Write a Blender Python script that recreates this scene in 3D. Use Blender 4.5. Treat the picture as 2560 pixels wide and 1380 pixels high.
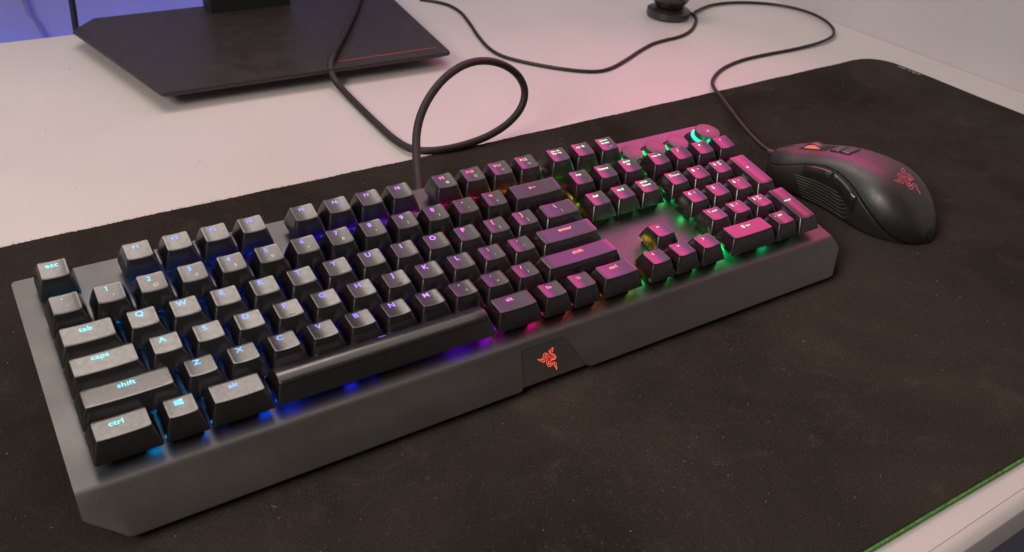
import bpy, bmesh, math, random
from mathutils import Vector, Matrix

random.seed(7)
for o in list(bpy.data.objects):
    bpy.data.objects.remove(o)
SC = bpy.context.scene
COL = SC.collection
R = math.radians

# ---------------------------------------------------------------- camera
cam_d = bpy.data.cameras.new("camera")
cam = bpy.data.objects.new("camera", cam_d)
COL.objects.link(cam)
SC.camera = cam
cam_d.sensor_width = 36.0
cam_d.lens = 31.49
cam_d.clip_start = 0.01
cam_d.clip_end = 20.0
_rx = Vector((0.8326, -0.5501, 0.0651))
_dn = Vector((-0.2587, -0.4900, -0.8324))
_fw = Vector((0.4898, 0.6762, -0.5503))
_m = Matrix((_rx, -_dn, -_fw)).transposed().to_4x4()
_m.translation = Vector((-0.01614, -0.29557, 0.29637))
cam.matrix_world = _m
cam_d.dof.use_dof = True
cam_d.dof.focus_distance = 0.50
cam_d.dof.aperture_fstop = 20.0

# ---------------------------------------------------------------- world
W = bpy.data.worlds.new("World")
SC.world = W
W.use_nodes = True
bg = W.node_tree.nodes["Background"]
bg.inputs[0].default_value = (1.0, 0.87, 0.80, 1)
bg.inputs[1].default_value = 0.10

SC.view_settings.view_transform = 'Standard'
SC.view_settings.look = 'None'
SC.view_settings.gamma = 1
SC.view_settings.exposure = 0.12
SC.view_settings.use_curve_mapping = False
SC.cycles.use_denoising = True
SC.cycles.sample_clamp_indirect = 6
SC.cycles.max_bounces = 6


def area(name, loc, target, sx, sy, power, color, spread=180):
    d = bpy.data.lights.new(name, 'AREA')
    d.shape = 'RECTANGLE'
    d.size = sx
    d.size_y = sy
    d.energy = power
    d.color = color
    d.spread = R(spread)
    o = bpy.data.objects.new(name, d)
    COL.objects.link(o)
    o.location = loc
    v = Vector(target) - Vector(loc)
    o.rotation_euler = v.to_track_quat('-Z', 'Y').to_euler()
    return o


# warm room light washing down from the wall side of the desk
area("warm_room_lamp", (0.20, 0.66, 0.99), (0.2, 0.05, 0.0), 0.60, 0.27, 2.7, (1.0, 0.86, 0.77))
# broad ceiling light over the far side of the desk
area("ceiling_lamp", (0.20, 0.60, 1.85), (0.2, 0.20, 0.0), 2.2, 1.5, 11.5, (1.0, 0.86, 0.78))
# unseen fill light added from the left to brighten the near desk and mat
area("near_fill_light", (-0.75, -0.22, 0.80), (0.45, -0.12, 0.0), 0.60, 0.40, 10.0, (1.0, 0.87, 0.79))
# magenta, blue and violet led panels on the right wall
area("magenta_led_panel", (0.862, 0.23, 0.355), (0.40, -0.04, 0.0), 0.62, 0.29, 0.58, (1.0, 0.04, 0.30), 80)
area("blue_led_bar", (0.862, 0.36, 0.635), (0.34, 0.08, 0.03), 0.60, 0.07, 0.11, (0.14, 0.18, 1.0), 110)
area("violet_led_panel", (0.862, 0.46, 0.80), (0.3, 0.05, 0.03), 0.55, 0.26, 0.22, (0.66, 0.32, 0.50), 110)
# blue led strip hidden behind the desk edge
area("blue_led_strip", (0.10, 0.66, -0.16), (0.11, 0.72, -0.02), 0.9, 0.03, 1.3, (0.13, 0.16, 1.0))


# ---------------------------------------------------------------- helpers
def link(o, parent=None):
    COL.objects.link(o)
    if parent is not None:
        o.parent = parent
    return o


def tag(o, label=None, cat=None, group=None, kind=None):
    if label: o["label"] = label
    if cat: o["category"] = cat
    if group: o["group"] = group
    if kind: o["kind"] = kind
    return o


def mesh_from(verts, faces, name="mesh", smooth=None):
    me = bpy.data.meshes.new(name)
    me.from_pydata([tuple(v) for v in verts], [], faces)
    me.validate()
    bm = bmesh.new()
    bm.from_mesh(me)
    bmesh.ops.recalc_face_normals(bm, faces=bm.faces)
    bm.to_mesh(me)
    bm.free()
    if smooth is not None:
        for p in me.polygons: p.use_smooth = True
        me.set_sharp_from_angle(angle=R(smooth))
    return me


def obj(name, me, mat, parent=None):
    o = bpy.data.objects.new(name, me)
    if mat is not None and len(me.materials) == 0:
        me.materials.append(mat)
    return link(o, parent)


def empty(name, loc=(0, 0, 0), rot=(0, 0, 0)):
    o = bpy.data.objects.new(name, None)
    o.location = loc
    o.rotation_euler = rot
    o.empty_display_size = 0.02
    return link(o)


class MB:
    def __init__(s): s.v, s.f = [], []

    def add(s, v, f):
        n = len(s.v)
        s.v += [tuple(a) for a in v]
        s.f += [tuple(i + n for i in q) for q in f]

    def box(s, x0, y0, z0, x1, y1, z1):
        s.add([(x0, y0, z0), (x1, y0, z0), (x1, y1, z0), (x0, y1, z0), (x0, y0, z1), (x1, y0, z1), (x1, y1, z1), (x0, y1, z1)],
              [(0, 3, 2, 1), (4, 5, 6, 7), (0, 1, 5, 4), (1, 2, 6, 5), (2, 3, 7, 6), (3, 0, 4, 7)])

    def prism(s, pts, z0, z1):
        n = len(pts)
        s.add([(p[0], p[1], z0) for p in pts] + [(p[0], p[1], z1) for p in pts],
              [tuple(range(n))[::-1], tuple(range(n, 2 * n))] + [(i, (i + 1) % n, n + (i + 1) % n, n + i) for i in range(n)])

    def lathe(s, prof, cx=0, cy=0, n=48, a0=0.0, a1=2 * math.pi, caps=True):
        full = abs(a1 - a0 - 2 * math.pi) < 1e-6
        m = n if full else n + 1
        v = []
        for r, z in prof:
            for i in range(m):
                a = a0 + (a1 - a0) * i / n
                v.append((cx + r * math.cos(a), cy + r * math.sin(a), z))
        f = []
        for k in range(len(prof) - 1):
            for i in range(n):
                j = (i + 1) % m
                f.append((k * m + i, k * m + j, (k + 1) * m + j, (k + 1) * m + i))
        if full and caps:
            if prof[0][0] > 1e-9: f.append(tuple(range(m))[::-1])
            if prof[-1][0] > 1e-9: f.append(tuple((len(prof) - 1) * m + i for i in range(m)))
        s.add(v, f)

    def mesh(s, name, smooth=None): return mesh_from(s.v, s.f, name, smooth)


def catmull(P, n=8):
    P = [Vector(p) for p in P]
    out = []
    for i in range(len(P) - 1):
        p0 = P[i - 1] if i else P[i] * 2 - P[i + 1]
        p1, p2 = P[i], P[i + 1]
        p3 = P[i + 2] if i + 2 < len(P) else P[i + 1] * 2 - P[i]
        for k in range(n):
            t = k / n
            out.append(0.5 * ((2 * p1) + (p2 - p0) * t + (2 * p0 - 5 * p1 + 4 * p2 - p3) * t * t + (3 * p1 - p0 - 3 * p2 + p3) * t ** 3))
    out.append(P[-1])
    return out


def smooth_path(P, it=2):
    P = [Vector(p) for p in P]
    for _ in range(it):
        P = [P[0]] + [(P[i - 1] + P[i] * 2 + P[i + 1]) / 4 for i in range(1, len(P) - 1)] + [P[-1]]
    return P


def tube(P, r, n=12):
    mb = MB()
    P = [Vector(p) for p in P]
    up = Vector((0, 0, 1))
    rings = []
    nrm = None
    for i, p in enumerate(P):
        t = (P[min(i + 1, len(P) - 1)] - P[max(i - 1, 0)]).normalized()
        if nrm is None:
            nrm = up.cross(t)
            if nrm.length < 1e-3: nrm = Vector((1, 0, 0)).cross(t)
            nrm.normalize()
        else:
            nrm = (nrm - t * nrm.dot(t)).normalized()
        b = t.cross(nrm)
        rr = r(i / (len(P) - 1)) if callable(r) else r
        rings.append([p + (nrm * math.cos(2 * math.pi * k / n) + b * math.sin(2 * math.pi * k / n)) * rr for k in range(n)])
    v = [q for ring in rings for q in ring]
    f = []
    for i in range(len(P) - 1):
        for k in range(n):
            f.append((i * n + k, i * n + (k + 1) % n, (i + 1) * n + (k + 1) % n, (i + 1) * n + k))
    f.append(tuple(range(n))[::-1])
    f.append(tuple((len(P) - 1) * n + k for k in range(n)))
    mb.add(v, f)
    return mb


# ---------------------------------------------------------------- materials
def mat(name, color, rough=0.5, metal=0.0, spec=0.5, ior=None, emis=None, estr=0.0, sheen=0.0, coat=0.0):
    m = bpy.data.materials.new(name)
    m.use_nodes = True
    b = m.node_tree.nodes["Principled BSDF"]
    b.inputs["Base Color"].default_value = (*color, 1)
    b.inputs["Roughness"].default_value = rough
    b.inputs["Metallic"].default_value = metal
    b.inputs["Specular IOR Level"].default_value = spec
    if ior: b.inputs["IOR"].default_value = ior
    if sheen:
        b.inputs["Sheen Weight"].default_value = sheen
        b.inputs["Sheen Roughness"].default_value = 0.6
    if coat:
        b.inputs["Coat Weight"].default_value = coat
        b.inputs["Coat Roughness"].default_value = 0.15
    if emis:
        b.inputs["Emission Color"].default_value = (*emis, 1)
        b.inputs["Emission Strength"].default_value = estr
    return m


def noise_on(m, scale, rough_rng=None, col_rng=None, bump=None, detail=4, coord='Object', contrast=(0.35, 0.65), bscale=None):
    nt = m.node_tree
    b = nt.nodes["Principled BSDF"]
    tc = nt.nodes.new("ShaderNodeTexCoord")
    nz = nt.nodes.new("ShaderNodeTexNoise")
    nz.inputs["Scale"].default_value = scale
    nz.inputs["Detail"].default_value = detail
    nt.links.new(tc.outputs[coord], nz.inputs["Vector"])
    mr = nt.nodes.new("ShaderNodeMapRange")
    mr.inputs[1].default_value, mr.inputs[2].default_value = contrast
    nt.links.new(nz.outputs["Fac"], mr.inputs[0])
    if rough_rng:
        r = nt.nodes.new("ShaderNodeMapRange")
        r.inputs[3].default_value, r.inputs[4].default_value = rough_rng
        nt.links.new(mr.outputs[0], r.inputs[0])
        nt.links.new(r.outputs[0], b.inputs["Roughness"])
    if col_rng:
        mx = nt.nodes.new("ShaderNodeMix")
        mx.data_type = 'RGBA'
        mx.inputs[6].default_value = (*col_rng[0], 1)
        mx.inputs[7].default_value = (*col_rng[1], 1)
        nt.links.new(mr.outputs[0], mx.inputs[0])
        nt.links.new(mx.outputs[2], b.inputs["Base Color"])
    if bump:
        nb = nt.nodes.new("ShaderNodeTexNoise")
        nb.inputs["Scale"].default_value = bscale or scale * 6
        nb.inputs["Detail"].default_value = 3
        nt.links.new(tc.outputs[coord], nb.inputs["Vector"])
        bp = nt.nodes.new("ShaderNodeBump")
        bp.inputs["Strength"].default_value = bump[0]
        bp.inputs["Distance"].default_value = bump[1]
        nt.links.new(nb.outputs["Fac"], bp.inputs["Height"])
        nt.links.new(bp.outputs[0], b.inputs["Normal"])
    return m


M = {}
M['cap'] = noise_on(mat("black_abs_plastic", (0.005, 0.0046, 0.0042), 0.24, spec=0.5, ior=1.76), 420, rough_rng=(0.22, 0.27), bump=(0.03, 0.00003), bscale=6000)
M['plate'] = noise_on(mat("powder_coated_metal", (0.0195, 0.0165, 0.0142), 0.40, metal=0.0, spec=0.5, ior=1.85), 40, rough_rng=(0.36, 0.43), bump=(0.08, 0.00003), bscale=5000)
M['body'] = mat("matte_black_plastic", (0.008, 0.008, 0.008), 0.6)
M['badge'] = mat("glossy_black_plastic", (0.030, 0.027, 0.024), 0.12, spec=0.6)
M['groove'] = mat("dark_groove", (0.003, 0.003, 0.003), 0.8)
M['housing'] = mat("smoked_switch_plastic", (0.012, 0.012, 0.012), 0.25)
M['legend_print'] = mat("grey_print", (0.80, 0.76, 0.72), 0.8)
def cloth():
    m = mat("woven_black_cloth", (0.02, 0.018, 0.016), 1.0, spec=0.0)
    nt = m.node_tree; b = nt.nodes["Principled BSDF"]
    b.inputs["Diffuse Roughness"].default_value = 1.0
    N = nt.nodes.new; Lk = nt.links.new
    tc = N("ShaderNodeTexCoord")
    def nz(scale, detail, rough=0.6, dist=0.0):
        n = N("ShaderNodeTexNoise"); n.inputs["Scale"].default_value = scale; n.inputs["Detail"].default_value = detail
        n.inputs["Roughness"].default_value = rough; n.inputs["Distortion"].default_value = dist
        Lk(tc.outputs["Object"], n.inputs["Vector"]); return n
    def mp(src, a, b_, c, d):
        r = N("ShaderNodeMapRange"); r.inputs[1].default_value = a; r.inputs[2].default_value = b_; r.inputs[3].default_value = c; r.inputs[4].default_value = d
        Lk(src, r.inputs[0]); return r
    def ma(op, x, y):
        q = N("ShaderNodeMath"); q.operation = op
        for k_, v_ in enumerate((x, y)):
            if isinstance(v_, (int, float)): q.inputs[k_].default_value = v_
            else: Lk(v_, q.inputs[k_])
        return q.outputs[0]
    wear = mp(nz(7, 6, 0.62, 0.6).outputs["Fac"], 0.36, 0.68, 0.70, 1.30).outputs[0]
    smear = mp(nz(28, 5, 0.7, 1.5).outputs["Fac"], 0.55, 0.75, 0.0, 0.45).outputs[0]
    grain = mp(nz(900, 3, 0.8).outputs["Fac"], 0.30, 0.72, 0.62, 1.42).outputs[0]
    lint = mp(nz(1700, 2, 0.5).outputs["Fac"], 0.70, 0.78, 0.0, 1.6).outputs[0]
    f = ma('MULTIPLY', ma('ADD', wear, smear), grain)
    f = ma('ADD', f, ma('MULTIPLY', lint, mp(nz(11, 3).outputs["Fac"], 0.45, 0.62, 0.1, 1.0).outputs[0]))
    mx = N("ShaderNodeVectorMath"); mx.operation = 'SCALE'; mx.inputs[0].default_value = (0.0350, 0.0295, 0.0248)
    Lk(f, mx.inputs[3]); Lk(mx.outputs[0], b.inputs["Base Color"])
    bp = N("ShaderNodeBump"); bp.inputs["Strength"].default_value = 0.4; bp.inputs["Distance"].default_value = 0.0004
    Lk(nz(1300, 3, 0.7).outputs["Fac"], bp.inputs["Height"]); Lk(bp.outputs[0], b.inputs["Normal"])
    return m


M['mat'] = cloth()
M['matside'] = noise_on(mat("green_rubber_edge", (0.10, 0.30, 0.045), 0.8), 420, col_rng=((0.05, 0.18, 0.03), (0.14, 0.33, 0.075)), bump=(0.6, 0.0006), bscale=900)
M['fray'] = mat("frayed_thread", (0.02, 0.016, 0.013), 0.9)
M['desk'] = noise_on(mat("white_laminate", (0.60, 0.575, 0.555), 0.38, spec=0.35), 6, rough_rng=(0.32, 0.44), col_rng=((0.585, 0.56, 0.54), (0.62, 0.59, 0.57)), bump=(0.05, 0.0002), bscale=900)
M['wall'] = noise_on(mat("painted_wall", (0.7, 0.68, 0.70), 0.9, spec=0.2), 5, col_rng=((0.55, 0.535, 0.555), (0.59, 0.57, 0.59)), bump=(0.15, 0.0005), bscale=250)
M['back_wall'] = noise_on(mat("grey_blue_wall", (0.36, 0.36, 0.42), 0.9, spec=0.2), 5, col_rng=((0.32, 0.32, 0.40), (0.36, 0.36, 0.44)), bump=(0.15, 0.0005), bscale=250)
M['floor'] = noise_on(mat("dark_blue_carpet", (0.012, 0.016, 0.035), 0.95), 20, col_rng=((0.010, 0.013, 0.030), (0.02, 0.026, 0.05)))
M['cable'] = noise_on(mat("braided_black_cable", (0.016, 0.014, 0.013), 0.55), 500, rough_rng=(0.5, 0.65), bump=(0.5, 0.0003), bscale=2600)
M['thin_cable'] = mat("rubber_cable", (0.012, 0.011, 0.012), 0.5)
M['stand'] = noise_on(mat("brushed_dark_metal", (0.027, 0.022, 0.019), 0.40, spec=0.6), 60, rough_rng=(0.38, 0.5))
M['red_glint'] = mat("red_reflection_paint", (0.60, 0.07, 0.04), 0.5)  # colour stands in for a red reflection on the monitor base
M['mouse'] = noise_on(mat("soft_touch_black", (0.012, 0.0112, 0.0100), 0.46, spec=0.5, ior=1.75), 300, rough_rng=(0.42, 0.50), bump=(0.08, 0.00005), bscale=4000)
M['mouse_side'] = mat("side_black_plastic", (0.022, 0.021, 0.018), 0.5)
M['mouse_btn'] = mat("button_black_plastic", (0.020, 0.019, 0.017), 0.26, ior=1.7)
M['rubber'] = mat("ribbed_rubber", (0.045, 0.044, 0.034), 0.5)
M['dust'] = mat("pale_dust", (0.45, 0.42, 0.38), 0.8)
M['mat_print'] = mat("faded_grey_print", (0.32, 0.33, 0.26), 0.8)


def emit(name, col, s):
    return mat(name, (0.02, 0.02, 0.02), 0.4, emis=col, estr=s)


STOPS = [(0.0, (0.04, 0.80, 0.62)), (1.2, (0.06, 0.66, 0.85)), (2.6, (0.07, 0.42, 1.0)), (4.5, (0.08, 0.20, 1.0)), (6.3, (0.14, 0.10, 1.0)),
         (8.0, (0.34, 0.12, 1.0)), (10.2, (0.55, 0.12, 1.0)), (11.4, (0.85, 0.08, 0.62)), (12.4, (1.0, 0.08, 0.16)), (13.8, (1.0, 0.14, 0.10)),
         (15.2, (0.92, 0.42, 0.28)), (16.2, (0.62, 0.80, 0.42)), (17.4, (0.42, 0.85, 0.45)), (19.0, (0.25, 0.85, 0.42)), (21.0, (0.12, 0.85, 0.48)), (22.5, (0.04, 0.85, 0.78))]
# the light under the caps is purer than the legend seen on the cap
LSTOPS = [(0.0, (0.0, 0.40, 0.35)), (1.2, (0.0, 0.36, 0.8)), (2.6, (0.0, 0.2, 1.0)), (4.5, (0.0, 0.04, 1.0)), (8.0, (0.03, 0.0, 1.0)), (9.6, (0.2, 0.0, 1.0)), (10.6, (0.65, 0.0, 0.75)),
          (11.7, (1.0, 0.0, 0.12)), (13.0, (1.0, 0.03, 0.0)), (14.3, (0.40, 0.22, 0.01)), (15.4, (0.08, 0.40, 0.03)), (16.6, (0.04, 0.5, 0.05)), (19.5, (0.0, 0.6, 0.13)), (22.5, (0.0, 0.6, 0.25))]


def ramp(stops, t):
    if t <= stops[0][0]: return stops[0][1]
    for (a, ca), (b, cb) in zip(stops, stops[1:]):
        if t <= b:
            k = (t - a) / (b - a)
            return tuple((x + (y - x) * k) for x, y in zip(ca, cb))
    return stops[-1][1]


_em = {}


def lit(t, stops, s, key):
    q = round(t * 2) / 2
    k = (key, q)
    if k not in _em:
        c = ramp(stops, q)
        if key == "legend": c = tuple(a * 0.93 + 0.07 for a in c)
        _em[k] = emit("%s_light_%s" % (key, str(q).replace('.', '_').replace('-', 'm')), c, s)
    return _em[k]


# ---------------------------------------------------------------- setting: desk, walls, floor
def rounded_poly(pts, rad, n=8):
    out = []
    k = len(pts)
    for i in range(k):
        p = Vector(pts[i]); a = Vector(pts[i - 1]); b = Vector(pts[(i + 1) % k])
        r = rad[i] if isinstance(rad, (list, tuple)) else rad
        if r <= 0:
            out.append(tuple(p)); continue
        u = (a - p).normalized(); w = (b - p).normalized()
        ang = u.angle(w)
        d = r / math.tan(ang / 2)
        c = p + (u + w).normalized() * (r / math.sin(ang / 2))
        s = p + u * d; e = p + w * d
        a0 = math.atan2(s.y - c.y, s.x - c.x); a1 = math.atan2(e.y - c.y, e.x - c.x)
        da = (a1 - a0 + math.pi) % (2 * math.pi) - math.pi
        for j in range(n + 1):
            t = a0 + da * j / n
            out.append((c.x + r * math.cos(t), c.y + r * math.sin(t)))
    return out


DZ = -0.0034
mb = MB()
# desk top with a rounded front edge, swept along x
prof = [(0.607, DZ), (-0.1915, DZ), (-0.1935, DZ - 0.0002), (-0.1960, DZ - 0.0012), (-0.1983, DZ - 0.0036), (-0.1990, DZ - 0.0065), (-0.1990, DZ - 0.022), (-0.1975, DZ - 0.0245), (0.607, DZ - 0.0245)]
n = len(prof)
mb.add([(x, y, z) for x in (-0.55, 0.872) for y, z in prof], [tuple(range(n)), tuple(range(n, 2 * n))[::-1]] + [(i, (i + 1) % n, n + (i + 1) % n, n + i) for i in range(n)])
desk = empty("desk", (0.16, 0.2, DZ - 0.72))
tag(desk, "white desk with a rounded front edge under the black mat", "desk")
dt = obj("desk_top", mb.mesh("desk_top", 30), M['desk'], desk)
dt.location = (-0.16, -0.2, -(DZ - 0.72))
sm = MB(); sm.box(-0.549, -0.19185, DZ, 0.871, -0.19155, DZ + 0.00008)
l = obj("edge_seam", sm.mesh("edge_seam"), mat("seam_grey", (0.30, 0.26, 0.24), 0.8), desk); l.location = (-0.16, -0.2, -(DZ - 0.72))
for lx in (-0.50, 0.82):
    for ly in (-0.12, 0.55):
        b2 = MB(); b2.box(lx - 0.02, ly - 0.02, -0.72, lx + 0.02, ly + 0.02, DZ - 0.0245)
        l = obj("leg", b2.mesh("desk_leg"), M['desk'], desk); l.location = (-0.16, -0.2, -(DZ - 0.72))

mb = MB(); mb.box(-2.2, -1.6, -0.77, 1.2, 0.9, -0.72)
tag(obj("floor", mb.mesh("floor"), M['floor']), kind="structure")
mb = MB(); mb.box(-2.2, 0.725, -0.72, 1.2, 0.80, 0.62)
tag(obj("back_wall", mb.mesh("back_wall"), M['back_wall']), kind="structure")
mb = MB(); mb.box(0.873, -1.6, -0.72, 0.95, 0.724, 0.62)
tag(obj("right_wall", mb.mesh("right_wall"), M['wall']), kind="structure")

# ---------------------------------------------------------------- desk mat
matE = empty("desk_mat", (0.31, 0.03, DZ))
tag(matE, "large black cloth desk mat with a green rubber edge under the keyboard and mouse", "desk mat")
random.seed(3)
back = [(-0.19, 0.2375), (-0.0045, 0.2359), (0.0397, 0.2361), (0.2264, 0.2338), (0.35, 0.2335), (0.4889, 0.2341), (0.5803, 0.2351), (0.7312, 0.2373), (0.780, 0.2378)]
bl = []
for (xa, ya), (xb, yb) in zip(back, back[1:]):
    k = max(2, int((xb - xa) / 0.0012))
    for i in range(k):
        t = i / k
        bl.append((xa + (xb - xa) * t, ya + (yb - ya) * t + random.gauss(0, 0.00022) + 0.00035 * math.sin((xa + (xb - xa) * t) * 90)))
corner = []
for i in range(13):
    a = math.pi / 2 * (1 - i / 12)
    corner.append((0.782 + 0.030 * math.cos(a), 0.2085 + 0.029 * math.sin(a)))
outline = bl + corner + [(0.8125, 0.17), (0.8105, 0.12), (0.8110, 0.05), (0.811, -0.15)]
for i in range(1, 9):
    a = -math.pi / 2 * i / 8
    outline.append((0.786 + 0.025 * math.cos(a), -0.16 + 0.025 * math.sin(a)))
outline += [(0.60, -0.1830), (0.38, -0.1806), (0.263, -0.1775), (0.10, -0.176), (-0.165, -0.176), (-0.19, -0.15)]
outline = outline[::-1]
mb = MB(); mb.prism(outline, -0.0009, 0.0)
o = obj("cloth_surface", mb.mesh("cloth_surface"), M['mat'], matE); o.location = (-0.31, -0.03, -DZ)
mb = MB(); mb.prism([(0.31 + (x - 0.31) * 1.0012, 0.03 + (y - 0.03) * 1.0060) if y < -0.1 else (x, y - 0.0008) for x, y in outline], DZ + 0.0001, -0.0009)
o = obj("rubber_edge", mb.mesh("rubber_edge"), M['matside'], matE); o.location = (-0.31, -0.03, -DZ)
# frayed threads along the far edge
mb = MB()
for _ in range(950):
    x = random.uniform(-0.02, 0.78)
    if random.random() < 0.5: x = random.uniform(-0.02, 0.25)
    y = 0.0
    for (xa, ya), (xb, yb) in zip(back, back[1:]):
        if xa <= x <= xb: y = ya + (yb - ya) * (x - xa) / (xb - xa)
    L = random.uniform(0.0005, 0.0019) * (1.25 if x < 0.25 else 0.7)
    a = random.uniform(0.6, 2.5); w = random.uniform(0.00008, 0.00022)
    z = -0.0003
    dx, dy = math.cos(a) * L, math.sin(a) * L
    h = random.uniform(-0.001, 0.0012)
    mb.add([(x - w, y - 0.0008, z), (x + w, y - 0.0008, z), (x + dx, y + dy, z + h), (x, y - 0.0008, z + 2 * w)], [(0, 1, 2), (1, 3, 2), (3, 0, 2), (0, 3, 1)])
o = obj("frayed_edge", mb.mesh("frayed_edge"), M['fray'], matE); o.location = (-0.31, -0.03, -DZ); o["kind"] = "stuff"


# ---------------------------------------------------------------- text / strokes (millimetres, 2D)
_tx = {}


def text2d(s, size, bold=0.0, sx=1.0):
    """vertices and faces of a line of text, centred on its own box"""
    k = (s, size, bold, sx)
    if k in _tx: return _tx[k]
    cu = bpy.data.curves.new("text", 'FONT')
    cu.body = s
    cu.size = size
    cu.offset = bold
    cu.resolution_u = 3
    cu.space_character = 1.06
    cu.space_line = 0.82
    cu.align_x = 'CENTER'
    to = bpy.data.objects.new("text", cu)
    COL.objects.link(to)
    me = bpy.data.meshes.new_from_object(to)
    v = [(p.co.x * sx, p.co.y) for p in me.vertices]
    f = [tuple(p.vertices) for p in me.polygons]
    bpy.data.objects.remove(to); bpy.data.curves.remove(cu); bpy.data.meshes.remove(me)
    x0 = min(p[0] for p in v); x1 = max(p[0] for p in v); y0 = min(p[1] for p in v); y1 = max(p[1] for p in v)
    cx, cy = (x0 + x1) / 2, (y0 + y1) / 2
    v = [(x - cx, y - cy) for x, y in v]
    _tx[k] = (v, f)
    return v, f


def ribbon(P, w, closed=False):
    P = [Vector(p[:2]) for p in P]
    n = len(P)
    v, f = [], []
    for i in range(n):
        if closed: t = P[(i + 1) % n] - P[i - 1]
        else: t = P[min(i + 1, n - 1)] - P[max(i - 1, 0)]
        t.normalize()
        q = Vector((-t.y, t.x)) * w / 2
        v += [tuple(P[i] + q), tuple(P[i] - q)]
    for i in range(n if closed else n - 1):
        j = (i + 1) % n
        f.append((2 * i, 2 * i + 1, 2 * j + 1, 2 * j))
    return v, f


def join2d(L):
    V, F = [], []
    for v, f in L:
        n = len(V); V += list(v); F += [tuple(i + n for i in q) for q in f]
    return V, F


def circ(cx, cy, r, w, n=20):
    return ribbon([(cx + r * math.cos(2 * math.pi * i / n), cy + r * math.sin(2 * math.pi * i / n)) for i in range(n)], w, True)


def quadp(x0, y0, x1, y1, skew=0):
    return [(x0, y0), (x1, y0), (x1, y1), (x0, y1)], [(0, 1, 2, 3)]


def glyph(name):
    if name == '@backspace': return join2d([ribbon([(-1.9, 0), (2.0, 0)], 0.28), ribbon([(-1.0, 0.8), (-2.0, 0), (-1.0, -0.8)], 0.28)])
    if name == '@window':
        L = []
        def sk(x, y): return (x, y * (1 + 0.09 * x))
        for (x0, x1) in ((-1.75, -0.32), (-0.14, 1.9)):
            for (y0, y1) in ((-1.45, -0.09), (0.09, 1.45)):
                L.append(([sk(x0, y0), sk(x1, y0), sk(x1, y1), sk(x0, y1)], [(0, 1, 2, 3)]))
        return join2d(L)
    if name == '@menu':
        return join2d([ribbon([(-1.5, -1.2), (1.5, -1.2), (1.5, 1.2), (-1.5, 1.2)], 0.26, True)] + [ribbon([(-0.8, y), (0.8, y)], 0.24) for y in (-0.55, 0, 0.55)])
    if name == '@moon':
        a = [(0.9 * math.cos(t), 0.9 * math.sin(t)) for t in [R(-150 + 20 * i) for i in range(10)]]
        return ribbon([(x * 1.1, y * 0.8) for x, y in a], 0.28)
    if name == '@mring': return join2d([circ(0, 0, 0.72, 0.55), ribbon([(-0.5, -0.45), (-0.5, 0.45), (0, -0.1), (0.5, 0.45), (0.5, -0.45)], 0.12)])
    if name == '@gring': return join2d([circ(0, 0, 1.0, 0.2), text2d("G", 1.3)])
    if name == '@lightdown': return join2d([ribbon([(0.7 * math.cos(R(a)), 0.6 * math.sin(R(a))) for a in range(0, 181, 20)], 0.2), ribbon([(-0.7, -0.25), (0.7, -0.25)], 0.18), ribbon([(-1.2, 0.1), (-0.95, 0.1)], 0.16), ribbon([(0.95, 0.1), (1.2, 0.1)], 0.16)])
    if name == '@lightup': return join2d([ribbon([(0.8 * math.cos(R(a)), 0.7 * math.sin(R(a))) for a in range(0, 181, 20)], 0.24), ribbon([(-0.8, -0.3), (0.8, -0.3)], 0.2), ribbon([(-1.4, 0.1), (-1.1, 0.1)], 0.18), ribbon([(1.1, 0.1), (1.4, 0.1)], 0.18), ribbon([(0, 1.0), (0, 1.25)], 0.18)])
    if name == '@up': return ribbon([(-0.85, -0.5), (0, 0.5), (0.85, -0.5)], 0.34)
    if name == '@down': return ribbon([(-0.85, 0.5), (0, -0.5), (0.85, 0.5)], 0.34)
    if name == '@left': return ribbon([(0.5, 0.85), (-0.5, 0), (0.5, -0.85)], 0.34)
    if name == '@right': return ribbon([(-0.5, 0.85), (0.5, 0), (-0.5, -0.85)], 0.34)
    if name == '@bar': return ribbon([(-2.2, 0), (2.2, 0)], 0.34)
    if name == '@dot': return ribbon([(-0.35, 0), (0.35, 0)], 0.7)
    if name == '@one': return ribbon([(-0.75, 0.75), (0.12, 1.38), (0.12, 0), (0.12, -1.42)], 0.42)
    if name == '@quote': return ribbon([(0, -0.45), (0, 0.45)], 0.42)
    if name == '@tick': return ribbon([(-0.45, 0.3), (0.45, -0.3)], 0.34)
    raise KeyError(name)


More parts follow.
